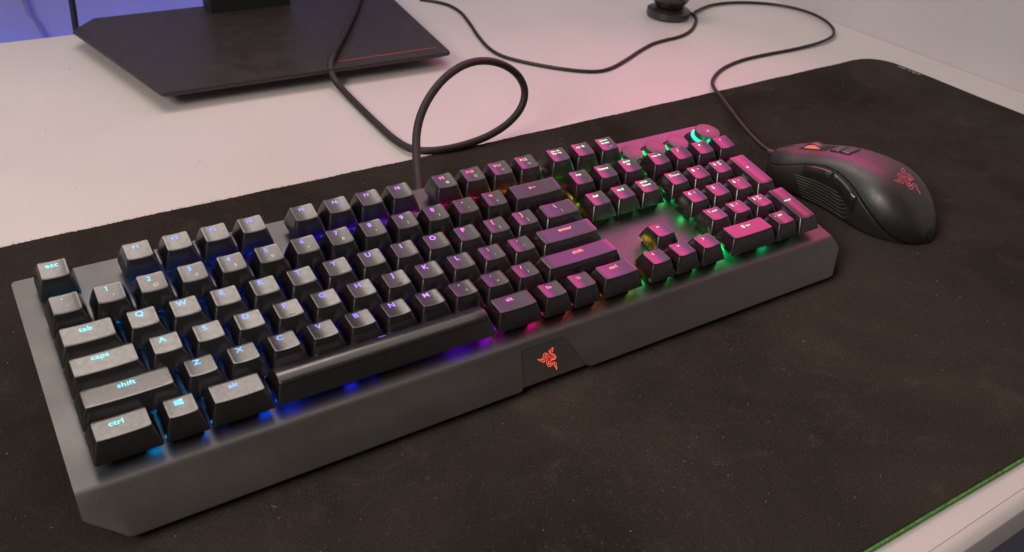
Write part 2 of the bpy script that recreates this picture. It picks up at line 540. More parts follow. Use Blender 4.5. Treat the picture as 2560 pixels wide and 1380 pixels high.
# emblem: a three headed coil of thin lines, drawn once and used on badge and mouse (unit square, y up)
_E = [
    [(492, 605), (540, 612), (556, 600), (572, 592), (580, 620), (592, 618), (594, 560), (598, 530), (612, 500), (640, 485), (668, 494), (690, 520), (718, 545), (742, 562)],
    [(492, 605), (520, 630), (548, 640), (566, 636), (580, 655), (602, 662), (620, 648), (626, 600), (630, 560), (642, 520), (655, 508), (668, 518)],
    [(792, 380), (752, 398), (740, 425), (716, 432), (703, 455), (712, 485), (740, 505), (780, 520), (802, 535), (815, 560), (805, 580), (780, 600), (752, 612)],
    [(792, 380), (772, 410), (780, 440), (765, 462), (742, 452), (732, 462), (748, 485), (790, 505), (828, 535), (838, 572), (820, 598), (790, 612), (760, 618), (735, 640), (728, 660)],
    [(670, 560), (666, 600), (662, 650), (668, 705), (690, 735), (712, 744), (740, 732), (775, 700), (800, 690), (816, 700), (806, 730), (832, 752), (852, 800)],
    [(852, 800), (852, 762), (838, 735), (846, 700), (835, 672), (800, 660), (770, 672), (742, 694), (715, 705), (695, 695), (690, 670), (706, 650)],
    [(640, 540), (650, 560), (672, 575)], [(656, 532), (668, 556)],
    [(742, 548), (765, 545), (790, 562), (770, 585), (748, 570)],
    [(700, 668), (722, 662), (738, 672), (722, 694), (706, 682)],
    [(682, 545), (700, 560), (712, 580), (690, 572), (682, 545)], [(722, 590), (760, 590), (745, 604), (722, 600)], [(690, 605), (712, 625), (694, 640), (686, 622)],
]
# the traced emblem squared up, in millimetres, y up
EMB = []
for s_e in _E:
    EMB.append([(0.0278 * (x - 672) - 0.0125 * (y - 590), -(0.0090 * (x - 672) + 0.0253 * (y - 590))) for x, y in s_e])

# ---------------------------------------------------------------- keyboard
MM = 0.001
U = 19.05
KR = Matrix(((0.9998, 0.0173, -0.0030), (-0.0175, 0.9852, -0.1707), (0.0, 0.1708, 0.9853)))
kb = empty("mechanical_keyboard")
kb.matrix_world = Matrix.Translation(Vector((0, 0, 0.0325))) @ KR.to_4x4() @ Matrix.Scale(1.0, 4)
tag(kb, "black full size mechanical keyboard with rainbow lit letters in the middle of the desk mat", "keyboard")
PZ = -13.5     # plate top


def kobj(name, mbm, material, parent=kb, smooth=None, loc=(0, 0, 0)):
    """mesh given in millimetres in keyboard axes"""
    mb2 = MB(); mb2.add([(x * MM, y * MM, z * MM) for x, y, z in mbm.v], mbm.f)
    o = obj(name, mb2.mesh(name, smooth), material, parent)
    o.location = Vector(loc) * MM
    return o


# top plate: flat sheet with a bite for the volume wheel, bent down into the front fascia
WX, WY, WR = 425.5, 107.5, 14.2
XL, XR, YB, YF0 = -9.0, 437.6, 126.6, -4.5
pts = [(XL, YF0), (XR, YF0)]
a_s = math.asin(-9.0 / WR)
start = math.atan2(-math.sqrt(WR ** 2 - (XR - WX) ** 2), XR - WX)
end = math.atan2(12.0, math.sqrt(WR ** 2 - 144))
pts.append((XR, WY + WR * math.sin(start)))
k = 26
e2 = end - 2 * math.pi
for i in range(1, k + 1):
    t = start + (e2 - start) * i / k
    pts.append((WX + WR * math.cos(t), WY + WR * math.sin(t)))
pts += [(435.0, 120.4), (435.2, 124.2), (434.2, 126.0), (432.4, YB), (XL + 2.2, YB), (XL + 0.6, YB - 0.6), (XL, YB - 2.2)]
pm = MB(); pm.prism(pts, PZ - 1.3, PZ)
plate = kobj("top_plate", pm, M['plate'])

sl = 0.476
def fz(y):   # fascia top surface height at y (mm)
    y0, z0 = -8.0, PZ - 0.95
    if y <= y0: return z0 + (y - y0) * sl
    t = (YF0 - y) / (YF0 - y0)
    return PZ - 0.95 * t * t * (1.0)

xsx = [XL, XL + 1.5, -4, 0, 3, 5.0, 7.0, 9, 60, 120, 180, 190.4, 191.4, 192.6, 193.4, 195, 205, 215, 225, 229.5, 231.0, 232.0, 233.4, 234.6, 240, 300, 360, 415, 419, 421.5, 424, 428, 433, XR - 1.4, XR]


def yb(x):
    if x < 6.0:
        t = (x - XL) / (6.0 - XL)
        y = -16.0 - 11.0 * t
        if x > 3: y = min(y, -26.6)
        return max(y, -27.0)
    if x > 420.5:
        t = (XR - x) / (XR - 420.5)
        return max(-13.5 - 13.6 * t, -27.0) if x < XR - 0.1 else -13.0
    if 192.6 <= x <= 232.0: return -25.7
    if 191.0 <= x < 192.6 or 232.0 < x <= 233.5: return -26.7
    return -27.0


rows_t = [0, 0.04, 0.08, 0.12, 0.16, 0.5, 0.97, 1.0]
V, F = [], []
for x in xsx:
    b = yb(x)
    for j, t in enumerate(rows_t):
        y = YF0 + (b - YF0) * t
        z = fz(y) - (0.35 if j == len(rows_t) - 1 else 0.0)
        V.append((x, y, z))
nr = len(rows_t)
m2 = len(V)
for i, x in enumerate(xsx):
    for j in range(nr):
        X, Y, Z = V[i * nr + j]
        V.append((X, Y + 0.5, Z - 1.2))
for i in range(len(xsx) - 1):
    for j in range(nr - 1):
        a = i * nr + j
        F.append((a, a + 1, a + nr + 1, a + nr))
        F.append((m2 + a, m2 + a + nr, m2 + a + nr + 1, m2 + a + 1))
    a = i * nr + nr - 1
    F.append((a, m2 + a, m2 + a + nr, a + nr))
for i in (0, len(xsx) - 1):
    for j in range(nr - 1):
        a = i * nr + j
        F.append((a, a + 1, m2 + a + 1, m2 + a))
fb = MB(); fb.add(V, F)
kobj("front_fascia", fb, M['plate'], smooth=35)

# body under the plate, feet, rubber pads
bm_ = MB()
yzs = [(-9.0, -20.0), (-8.0, -29.5), (10.0, -30.6), (124.0, -37.8), (125.6, -15.0), (-3.0, -15.0)]
nn = len(yzs)
for (xa, xb) in ((-6.5, 435.0),):
    bm_.add([(xa, y, z) for y, z in yzs] + [(xb, y, z) for y, z in yzs],
            [tuple(range(nn)), tuple(range(nn, 2 * nn))[::-1]] + [(i, (i + 1) % nn, nn + (i + 1) % nn, nn + i) for i in range(nn)])
kobj("lower_case", bm_, M['body'])
for fx in (30, 375):
    ft = MB()
    ft.add([(fx, 104, -36.8), (fx + 26, 104, -36.8), (fx + 26, 112, -37.2), (fx, 112, -37.2), (fx + 1, 108, -51.4), (fx + 25, 108, -51.4), (fx + 25, 113, -52.3), (fx + 1, 113, -52.3)],
           [(0, 3, 2, 1), (4, 5, 6, 7), (0, 1, 5, 4), (1, 2, 6, 5), (2, 3, 7, 6), (3, 0, 4, 7)])
    kobj("flip_foot", ft, M['body'])
for fx in (20, 380):
    ft = MB(); ft.box(fx, -6, -31.9, fx + 30, 2, -29.5)
    kobj("rubber_pad", ft, M['body'])

# badge on the fascia
def on_fascia(u, v, h=0.0):
    """u mm along x, v mm down the slope from y=-8, h proud"""
    c = 1 / math.sqrt(1 + sl * sl)
    y = -8.0 - v * c
    z = fz(-8.0) - v * c * sl
    return (u, y - h * sl * c * 1.0, z + h * c)

def fascia_prism(poly, h0, h1):
    m_ = MB(); n_ = len(poly)
    m_.add([on_fascia(u, v, h0) for u, v in poly] + [on_fascia(u, v, h1) for u, v in poly],
           [tuple(range(n_))[::-1], tuple(range(n_, 2 * n_))] + [(i, (i + 1) % n_, n_ + (i + 1) % n_, n_ + i) for i in range(n_)])
    return m_

bt = [(199.6, 1.7), (226.9, 1.7), (231.6, 19.6), (193.1, 19.6)]
g = rounded_poly(bt, [2.2, 2.2, 0.3, 0.3], 6)
kobj("badge_groove", fascia_prism(g, -0.2, 0.06), M['groove'])
cxg, cyg = 213.0, 11.0
bi = [(200.1, 2.25), (226.4, 2.25), (230.9, 19.65), (193.8, 19.65)]
badge = kobj("badge_panel", fascia_prism(rounded_poly(bi, [2.0, 2.0, 0.2, 0.2], 6), 0.0, 0.30), M['badge'])
EM_BADGE = emit("red_emblem_light", (1.0, 0.12, 0.07), 1.15)
EM_BADGE2 = emit("deep_red_emblem_light", (1.0, 0.02, 0.012), 0.75)


def emblem_mesh(place, w, strokes, glow=False):
    V, F = [], []
    for s in strokes:
        P = catmull([(x, y, 0) for x, y in s], 3)
        v, f = ribbon([(p.x, p.y) for p in P], w)
        n = len(V); V += [place(*q) for q in v]; F += [tuple(i + n for i in q) for q in f]
    return V, F


def emb_fascia(x, y, h=0.34):
    return on_fascia(211.76 + x, 9.99 - y, h)


# ---- keycaps
def rrect(w0, w1, d0, d1, r, ns=6, nc=4):
    """rounded rectangle loop, ccw from the left front corner"""
    L = []
    cs = [(w1 - r, d0 + r, -90), (w1 - r, d1 - r, 0), (w0 + r, d1 - r, 90), (w0 + r, d0 + r, 180)]
    arcs = []
    for cx, cy, a in cs:
        arcs.append([(cx + r * math.cos(R(a + 90 * i / nc)), cy + r * math.sin(R(a + 90 * i / nc))) for i in range(nc + 1)])
    for i in range(4):
        L += arcs[i]
        p = arcs[i][-1]; q = arcs[(i + 1) % 4][0]
        for k_ in range(1, ns):
            L.append((p[0] + (q[0] - p[0]) * k_ / ns, p[1] + (q[1] - p[1]) * k_ / ns))
    return L


ROWS = {'C': (0.5, -0.05, -4.0), 'Z': (1.5, -0.7, -4.0), 'A': (2.5, -0.9, 0.0), 'Q': (3.5, -0.7, 3.0), 'N': (4.5, 1.7, 6.0), 'F': (5.84, 1.3, 6.0)}
BASEZ = -8.3
CAPS = {}


def top_z(x, y, w, h, row, shape):
    """height of the cap's top at x, y (mm from the cap centre)"""
    _, zc, tilt = ROWS[row]
    ty = y - 1.1
    z = zc + math.tan(R(tilt)) * ty
    if shape == 'dish':
        z += 0.60 * (x / (w / 2 - 3.3)) ** 2 * min(1.0, (19.05 / w) ** 0.6)
        z -= 0.05
    elif shape == 'wide':
        z += 0.45 * (x / (w / 2 - 3.3)) ** 2
    elif shape == 'bar':
        z += 1.0 - 1.9 * (ty / 6.2) ** 2
    return z


def cap_mesh(w, d, row, shape):
    k_ = (round(w, 2), round(d, 2), row, shape)
    if k_ in CAPS: return CAPS[k_]
    hw, hd = w / 2 - 0.5, d / 2 - 0.5
    ti, tf, tb = 3.3, 5.0, 2.3
    base = rrect(-hw, hw, -hd, hd, 1.0)
    def topl(ins, r):
        return rrect(-w / 2 + ti + ins, w / 2 - ti - ins, -d / 2 + tf + ins, d / 2 - tb - ins, max(r, 0.05))
    tl = topl(0, 1.5)
    loops = [[(x, y, BASEZ) for x, y in base]]
    for t in (0.35, 0.7, 0.93):
        b_ = 0.25 * math.sin(math.pi * t)
        lp = []
        for (bx, by), (tx, ty) in zip(base, tl):
            z1 = top_z(tx, ty, w, d, row, shape) - 0.34
            x = bx + (tx - bx) * t; y = by + (ty - by) * t
            l = math.hypot(x, y) or 1
            lp.append((x + x / l * b_, y + y / l * b_, BASEZ + (z1 - BASEZ) * t))
        loops.append(lp)
    for ins, dz in ((0.0, 0.34), (0.05, 0.17), (0.17, 0.05), (0.38, 0.0)):
        tt = topl(ins, 1.5 - ins)
        loops.append([(x, y, top_z(x, y, w, d, row, shape) - dz) for x, y in tt])
    cy = (tf - tb) / 2
    last = topl(0.38, 1.12)
    for s_ in (0.82, 0.62, 0.4, 0.2):
        lp = []
        for x, y in last:
            xx, yy = x * s_, cy + (y - cy) * s_
            lp.append((xx, yy, top_z(xx, yy, w, d, row, shape)))
        loops.append(lp)
    n_ = len(base)
    V, F = [], []
    for lp in loops: V += lp
    for i in range(len(loops) - 1):
        for j in range(n_):
            F.append((i * n_ + j, i * n_ + (j + 1) % n_, (i + 1) * n_ + (j + 1) % n_, (i + 1) * n_ + j))
    V.append((0, cy, top_z(0, cy, w, d, row, shape)))
    c = len(V) - 1; o_ = (len(loops) - 1) * n_
    for j in range(n_): F.append((o_ + j, o_ + (j + 1) % n_, c))
    # inner ceiling so that the cap is a closed shell from below
    o2 = len(V)
    V += [(x - math.copysign(1.2, x), y - math.copysign(1.2, y), BASEZ + 0.2) for x, y in base]
    V += [(x - math.copysign(min(3.2, abs(x)), x), y - math.copysign(min(3.9, abs(y)), y) + 0.4, BASEZ + 3.2) for x, y in base]
    for j in range(n_):
        F.append((j, o2 + j, o2 + (j + 1) % n_, (j + 1) % n_))
        F.append((o2 + j, o2 + n_ + j, o2 + n_ + (j + 1) % n_, o2 + (j + 1) % n_))
    F.append(tuple(o2 + n_ + j for j in range(n_)))
    me = mesh_from([(x * MM, y * MM, z * MM) for x, y, z in V], F, "keycap", 40)
    me.materials.append(M['cap'])
    CAPS[k_] = me
    return me


def place_legend(parent, spec, w, d, row, shape, tcol):
    for (s, size, dx, dy, kind) in spec:
        if len(s) > 1 and s[0] == '@':
            v, f = glyph(s); v = [(x * size, y * size) for x, y in v]
        else:
            lines = s.split('\n')
            L = []
            for i, ln in enumerate(lines):
                vv, ff = text2d(ln, size, 0.020 * size if kind == 'L' else 0.0, 1.12 if len(s) > 1 else 1.08)
                L.append(([(x, y - i * size * 0.92) for x, y in vv], ff))
            v, f = join2d(L)
        V = []
        for x, y in v:
            X, Y = x + dx, y + dy + 1.1
            V.append((X * MM, Y * MM, (top_z(X, Y, w, d, row, shape) + 0.07) * MM))
        me = mesh_from(V, f, "legend")
        # faces must look up
        if kind == 'L': mt = lit(tcol, STOPS, 1.7, "legend")
        elif kind == 'B': mt = M['groove']
        else: mt = M['legend_print']
        me.materials.append(mt)
        link(bpy.data.objects.new("legend" if kind == 'L' else ("touch_mark" if kind == 'B' else "symbol"), me), parent)


def sym(a, b=None, size=3.9, bs=2.7):
    L = [(a, size, -0.9, 3.0, 'L')]
    if a == '1': L = [('@one', 1.0, -0.9, 3.0, 'L')]
    if b: L.append((b, bs, 1.2, -1.6, 'W'))
    return L


def word(s, size=3.3, dx=0.0, dy=2.6): return [(s, size, dx, dy, 'L')]


KEYS = []   # x0, width u, row, legend, depth u, name


def K(x0, w, row, leg, dep=1, name="keycap"): KEYS.append((x0, w, row, leg, dep, name))


fpos = [2, 3, 4, 5, 6.5, 7.5, 8.5, 9.5, 11, 12, 13, 14]
K(0, 1, 'F', word("esc", 3.7, -0.3), name="function_keycap")
fx = {9: '@mring', 10: '@gring', 11: '@lightdown', 12: '@lightup'}
for i, x in enumerate(fpos):
    L = [("F%d" % (i + 1), 2.9, -0.5, 2.7, 'L')]
    if i + 1 in fx: L.append((fx[i + 1], 1.0, 1.3, -1.4, 'W'))
    K(x, 1, 'F', L, name="function_keycap")
K(15.25, 1, 'F', [("prt sc\nsys rq", 2.3, 0, 3.6, 'L')], name="function_keycap")
K(16.25, 1, 'F', word("scr lk", 2.5, 0, 2.9), name="function_keycap")
K(17.25, 1, 'F', [("pause\nbreak", 2.3, 0, 3.6, 'L'), ('@moon', 1.1, 1.6, -2.0, 'W')], name="function_keycap")
nums = [("`", "~"), ("1", "!"), ("2", "@"), ("3", "#"), ("4", "$"), ("5", "%"), ("6", "^"), ("7", "&"), ("8", "*"), ("9", "("), ("0", ")"), ("-", "_"), ("=", "+")]
for i, (a, b) in enumerate(nums):
    if b == "~": K(i, 1, 'N', [('@tick', 0.9, -0.9, 3.4, 'L'), ("~", 2.4, 0.9, -1.2, 'W')])
    else: K(i, 1, 'N', sym(a, b))
K(13, 2, 'N', [('@backspace', 1.15, -1.5, 1.6, 'L')], name="modifier_keycap")
K(0, 1.5, 'Q', word("tab", 3.7, -0.5), name="modifier_keycap")
for i, c in enumerate("QWERTYUIOP"): K(1.5 + i, 1, 'Q', sym(c, size=4.3))
K(11.5, 1, 'Q', sym("[", "{")); K(12.5, 1, 'Q', sym("]", "}")); K(13.5, 1.5, 'Q', [("\\", 3.9, -1.2, 3.0, 'L'), ("|", 2.8, 1.2, -1.4, 'W')], name="modifier_keycap")
K(0, 1.75, 'A', word("caps", 3.7, -1.0), name="modifier_keycap")
for i, c in enumerate("ASDFGHJKL"):
    L = sym(c, size=4.3)
    if c in "FJ": L.append(('@bar', 0.75, 0.6, -3.6, 'B'))
    K(1.75 + i, 1, 'A', L)
K(10.75, 1, 'A', sym(";", ":")); K(11.75, 1, 'A', [('@quote', 1.1, -0.9, 3.4, 'L'), ('"', 2.6, 1.2, -1.2, 'W')]); K(12.75, 2.25, 'A', word("enter", 3.5, 0.3), name="modifier_keycap")
K(0, 2.25, 'Z', word("shift", 3.7, 0.2), name="modifier_keycap")
for i, c in enumerate("ZXCVBNM"): K(2.25 + i, 1, 'Z', sym(c, size=4.3))
K(9.25, 1, 'Z', sym(",", "<")); K(10.25, 1, 'Z', sym(".", ">")); K(11.25, 1, 'Z', sym("/", "?")); K(12.25, 2.75, 'Z', word("shift", 3.5, 0.6), name="modifier_keycap")
K(0, 1.5, 'C', word("ctrl", 3.7, -1.6, 2.2), name="modifier_keycap"); K(1.5, 1, 'C', [('@window', 1.0, -0.3, 2.5, 'L')], name="modifier_keycap"); K(2.5, 1.5, 'C', word("alt", 3.5, -0.8), name="modifier_keycap")
K(4, 6, 'C', [('@bar', 0.85, -0.5, 4.0, 'L')], name="spacebar")
K(10, 1.5, 'C', word("alt", 3.4, -1.2), name="modifier_keycap"); K(11.5, 1, 'C', word("fn", 3.4, -0.6), name="modifier_keycap"); K(12.5, 1, 'C', [('@menu', 0.85, -0.3, 2.6, 'L')], name="modifier_keycap"); K(13.5, 1.5, 'C', word("ctrl", 3.3, -0.6), name="modifier_keycap")
for x, s in ((15.25, "ins"), (16.25, "home")): K(x, 1, 'N', word(s, 2.8, -0.2, 2.8), name="navigation_keycap")
K(17.25, 1, 'N', [("page\nup", 2.6, 0, 3.6, 'L')], name="navigation_keycap")
for x, s in ((15.25, "del"), (16.25, "end")): K(x, 1, 'Q', word(s, 2.9, -0.2, 2.8), name="navigation_keycap")
K(17.25, 1, 'Q', [("page\ndown", 2.6, 0, 3.6, 'L')], name="navigation_keycap")
K(16.25, 1, 'Z', [('@up', 1.1, -0.3, 3.2, 'L')], name="arrow_keycap")
K(15.25, 1, 'C', [('@left', 1.1, -0.3, 3.0, 'L')], name="arrow_keycap"); K(16.25, 1, 'C', [('@down', 1.1, -0.3, 3.2, 'L')], name="arrow_keycap"); K(17.25, 1, 'C', [('@right', 1.1, -0.3, 3.0, 'L')], name="arrow_keycap")
K(18.5, 1, 'N', word("num lk", 2.3, 0, 3.0), name="numpad_keycap")
K(19.5, 1, 'N', [("/", 3.6, -0.6, 3.0, 'L')], name="numpad_keycap"); K(20.5, 1, 'N', [("*", 4.0, -0.6, 3.0, 'L')], name="numpad_keycap"); K(21.5, 1, 'N', [("-", 3.6, -0.6, 3.4, 'L')], name="numpad_keycap")


def npk(x, row, d, s, sz=2.3, g=False):
    L = [(d, 3.6, -2.4, 3.0, 'L')]
    if g: L.append((s, 0.8, 2.0, 3.2, 'L'))
    elif '\n' in s: L.append((s, 2.0, 1.8, 3.9, 'L'))
    else: L.append((s, sz, 1.7, 3.0, 'L'))
    if d == '1': L[0] = ('@one', 0.9, -2.4, 3.0, 'L')
    if d == '5': L = [(d, 3.6, -1.4, 3.0, 'L'), ('@dot', 0.7, 1.5, 0.2, 'B')]
    K(x, 1, row, L, name="numpad_keycap")


npk(18.5, 'Q', '7', 'home', 2.2); npk(19.5, 'Q', '8', '@up', g=True); npk(20.5, 'Q', '9', 'pg\nup')
npk(18.5, 'A', '4', '@left', g=True); npk(19.5, 'A', '5', 'x'); npk(20.5, 'A', '6', '@right', g=True)
npk(18.5, 'Z', '1', 'end'); npk(19.5, 'Z', '2', '@down', g=True); npk(20.5, 'Z', '3', 'pg\ndn')
K(18.5, 2, 'C', [("0", 3.8, -1.6, 2.6, 'L'), ("ins", 2.4, 2.4, 2.6, 'L')], name="numpad_keycap")
K(20.5, 1, 'C', [(".", 3.6, -2.6, 2.6, 'L'), ("del", 2.4, 1.4, 2.8, 'L')], name="numpad_keycap")
K(21.5, 1, 'Q', [("+", 3.6, -0.3, 3.0, 'L')], dep=2, name="numpad_keycap")
K(21.5, 1, 'Z', [("enter", 2.4, 0, 3.6, 'L')], dep=2, name="numpad_keycap")

# switch (shared mesh)
sw = MB()
sw.prism(rounded_poly([(-6.9, -6.9), (6.9, -6.9), (6.9, 6.9), (-6.9, 6.9)], 0.8, 2), PZ, PZ + 1.0)
def frus(x0, x1, z0, z1, yo=0.0):
    sw.add([(-x0, -x0, z0), (x0, -x0, z0), (x0, x0, z0), (-x0, x0, z0), (-x1, -x1 + yo, z1), (x1, -x1 + yo, z1), (x1, x1 + yo, z1), (-x1, x1 + yo, z1)],
           [(0, 3, 2, 1), (4, 5, 6, 7), (0, 1, 5, 4), (1, 2, 6, 5), (2, 3, 7, 6), (3, 0, 4, 7)])
frus(6.6, 5.3, PZ + 1.0, PZ + 4.6, -0.8)
SW = mesh_from([(x * MM, y * MM, z * MM) for x, y, z in sw.v], sw.f, "switch"); SW.materials.append(M['housing'])
stab = MB(); stab.v = list(sw.v); stab.f = list(sw.f)
SWM = {}
def glow_box_mesh(b, t, strength):
    k_ = (b, t, strength)
    if k_ not in SWM:
        q = MB(); q.box(*b)
        me = mesh_from([(x * MM, y * MM, z * MM) for x, y, z in q.v], q.f, "led")
        me.materials.append(lit(t, LSTOPS, strength, "under%d" % strength))
        SWM[k_] = me
    return SWM[k_]


for (x0, w, row, leg, dep, name) in KEYS:
    wmm, dmm = w * U, dep * U
    cy = ROWS[row][0] * U + (0 if row == 'F' else 0)
    shape = 'bar' if name == 'spacebar' else ('dish' if w <= 1.01 or dep > 1 else 'wide')
    yoff = 0.0
    if dep == 2:
        # double height caps: centre between two rows
        cy = (3.0 if row == 'Q' else 1.0) * U
    cyu = cy - (0.9 if row != 'F' else 1.1) + 0.35
    cx = (x0 + w / 2) * U
    o = bpy.data.objects.new(name, cap_mesh(wmm, dmm, 'A' if dep == 2 else row, shape))
    link(o, kb)
    o.location = (cx * MM, cyu * MM, 0)
    o.rotation_euler = (0, 0, R(random.uniform(-0.5, 0.5)) if w < 2 else 0)
    tcol = (x0 + w / 2) + 0.10 * (cy / U - 2.5) * (1 if x0 < 15 else 0.4) + (0.2 if 10 < x0 < 15 else 0)
    if name == 'navigation_keycap' or (row == 'F' and x0 > 15): tcol += 0.3
    if name == 'spacebar': tcol = 5.2
    if row == 'C' and x0 == 10: tcol = 11.4
    rr = 'A' if dep == 2 else row
    place_legend(o, leg, wmm, dmm, rr, shape, tcol)
    sname = "switch" if w < 1.3 else "stabilised_switch"
    s_ = bpy.data.objects.new(sname, SW); link(s_, kb); s_.location = (cx * MM, (cy if dep == 2 else ROWS[row][0] * U if row != 'F' else 5.80 * U) * MM, 0)
    q = lambda t: round(t * 2) / 2
    xc = x0 + w / 2
    # each switch has its led on the far side of the housing
    for k_ in ([0.0] if w < 2 or dep == 2 else [-wmm / 2 + 12, 0.0, wmm / 2 - 12]):
        link(bpy.data.objects.new("led", glow_box_mesh((-1.6, 7.0, PZ + 1.6, 1.6, 7.6, PZ + 4.2), q(xc + k_ / U), 140)), s_).location = (k_ * MM, 0, 0)
    if row == 'C':  # added glow boxes imitating light that leaks out in front of these caps
        for k_ in ([wmm / 2 - 3.0] if name != 'spacebar' else [-19.0, wmm / 2 - 2.6]):
            link(bpy.data.objects.new("led", glow_box_mesh((-3.0, -5.0, PZ + 3.7, 2.0, -4.0, PZ + 4.5), q(xc + k_ / U), 12)), s_).location = (k_ * MM, 0, 0)
    if x0 == 18.5 or name == 'arrow_keycap':  # extra glow box, added to throw green light on the plate at the left
        link(bpy.data.objects.new("led", glow_box_mesh((-0.6, -1.4, PZ + 3.8, 0.6, 1.4, PZ + 4.7), 18.5, 34)), s_).location = ((-wmm / 2 + 3.4) * MM, 0, 0)
# media buttons and the volume wheel
for bx in (360.3, 380.3, 400.3):
    by = 108.8
    m_ = MB(); m_.lathe([(9.2, PZ + 0.0), (9.2, PZ + 0.10), (7.9, PZ + 0.10), (7.9, PZ - 1.0)], bx, by)
    kobj("button_recess", m_, M['groove'], smooth=30)
    m_ = MB(); m_.lathe([(6.2, PZ - 0.9), (6.4, -9.3), (7.2, -8.6), (7.6, -8.1), (7.5, -7.85), (7.2, -7.75), (0.0, -7.80)], bx, by)
    mbtn = kobj("media_button", m_, M['plate'], smooth=30)
    m_ = MB(); m_.lathe([(6.5, PZ + 0.3), (7.9, PZ + 0.3), (7.9, PZ + 1.1), (6.5, PZ + 1.1)], bx, by, 24, R(150), R(265))
    kobj("light_ring", m_, lit(19.5, LSTOPS, 2.2, "ring"))
    m_ = MB(); m_.lathe([(0.55, -9.0), (0.55, -7.2), (0.3, -6.9), (0, -6.9)], bx - 7.2, by + 1.8, 10)
    kobj("button_marker", m_, M['cap'], smooth=40)
m_ = MB(); m_.lathe([(13.9, -18.0), (13.9, PZ - 0.4), (13.3, PZ + 0.3), (10.9, -9.6), (10.6, -9.3)], WX, WY, 64)
kobj("wheel_cup", m_, M['cap'], smooth=35)
m_ = MB(); m_.lathe([(8.6, -9.6), (10.6, -9.3), (10.4, -8.1), (9.3, -7.6), (8.6, -7.6)], WX, WY, 40, R(110), R(300))
kobj("light_ring", m_, emit("teal_ring_light", (0.02, 0.85, 0.62), 1.1), smooth=35)
m_ = MB(); m_.lathe([(8.3, -11), (8.7, -7.0), (8.9, -4.6), (8.7, -4.0), (8.2, -3.8), (0, -3.85)], WX, WY, 64)
kobj("volume_wheel", m_, M['plate'], smooth=30)
m_ = MB(); m_.lathe([(1.0, -3.84), (0.7, -3.55), (0, -3.5)], WX, WY, 16)
kobj("wheel_mark", m_, M['legend_print'], smooth=40)

# emblem on the badge
V, F = emblem_mesh(emb_fascia, 0.32, EMB[:6])
me = mesh_from([(a * MM, b * MM, c * MM) for a, b, c in V], F, "emblem"); me.materials.append(EM_BADGE)
link(bpy.data.objects.new("emblem", me), badge)
V, F = emblem_mesh(lambda x, y: emb_fascia(x, y, 0.33), 0.42, EMB[6:])
me = mesh_from([(a * MM, b * MM, c * MM) for a, b, c in V], F, "emblem"); me.materials.append(EM_BADGE2)
link(bpy.data.objects.new("emblem", me), badge)

# keyboard cable (world points, parented to the keyboard)
KC = [(0.2150, 0.1250, 0.0130), (0.2240, 0.1400, 0.0115), (0.2319, 0.1539, 0.0080), (0.2374, 0.1662, 0.0140), (0.2436, 0.1812, 0.0220), (0.2498, 0.1938, 0.0300), (0.2547, 0.2030, 0.0370), (0.2617, 0.2104, 0.0460), (0.2723, 0.2167, 0.0550), (0.2886, 0.2250, 0.0640), (0.3093, 0.2325, 0.0680), (0.3299, 0.2384, 0.0660), (0.3510, 0.2429, 0.0580), (0.3666, 0.2431, 0.0470), (0.3712, 0.2383, 0.0350), (0.3681, 0.2365, 0.0220), (0.3548, 0.2349, 0.0110), (0.3327, 0.2314, 0.0050), (0.3072, 0.2303, 0.0030), (0.2842, 0.2323, 0.0030), (0.2725, 0.2417, 0.0020), (0.2704, 0.2634, 0.0000), (0.2730, 0.3028, 0.0000), (0.2754, 0.3523, 0.0000), (0.2775, 0.3806, 0.0005), (0.2761, 0.3917, 0.0050), (0.2763, 0.3980, 0.0110), (0.2807, 0.4059, 0.0155), (0.2937, 0.4247, 0.0175), (0.3178, 0.4590, 0.0170), (0.3482, 0.5052, 0.0165), (0.3800, 0.5558, 0.0165), (0.4211, 0.6271, 0.0165)]
P = catmull(smooth_path(KC, 1), 8)
inv = kb.matrix_world.inverted()
tb_ = tube([inv @ p for p in P], 0.0029, 14)
obj("cable", tb_.mesh("keyboard_cable", 60), M['cable'], kb)

# ---------------------------------------------------------------- mouse
mouse = empty("gaming_mouse", (0.5145, 0.0335, 0.0), (0, 0, R(6)))
tag(mouse, "black ergonomic computer mouse with glowing scroll wheel to the right of the keyboard", "mouse")
ML = 64.0


def interp(tab, v):
    if v <= tab[0][0]: return tab[0][1]
    for i in range(len(tab) - 1):
        a, b = tab[i], tab[i + 1]
        if v <= b[0]:
            p0 = tab[i - 1] if i else a
            p3 = tab[i + 2] if i + 2 < len(tab) else b
            t = (v - a[0]) / (b[0] - a[0])
            h = b[0] - a[0]
            m0 = ((b[1] - p0[1]) / (b[0] - p0[0])) * h
            m1 = ((p3[1] - a[1]) / (p3[0] - a[0])) * h
            return a[1] * (2 * t ** 3 - 3 * t * t + 1) + m0 * (t ** 3 - 2 * t * t + t) + b[1] * (-2 * t ** 3 + 3 * t * t) + m1 * (t ** 3 - t * t)
    return tab[-1][1]


HT = [(-1, 26), (-0.8, 32), (-0.5, 37.5), (-0.2, 39.5), (0.05, 38.8), (0.3, 35.5), (0.55, 30.0), (0.8, 25.0), (1, 20.0)]
WLT = [(-1, 31), (-0.6, 33), (-0.2, 32), (0.2, 30), (0.6, 28.0), (1, 25)]
WRT = [(-1, 32), (-0.6, 34), (-0.2, 33), (0.2, 31), (0.6, 30.5), (1, 29)]


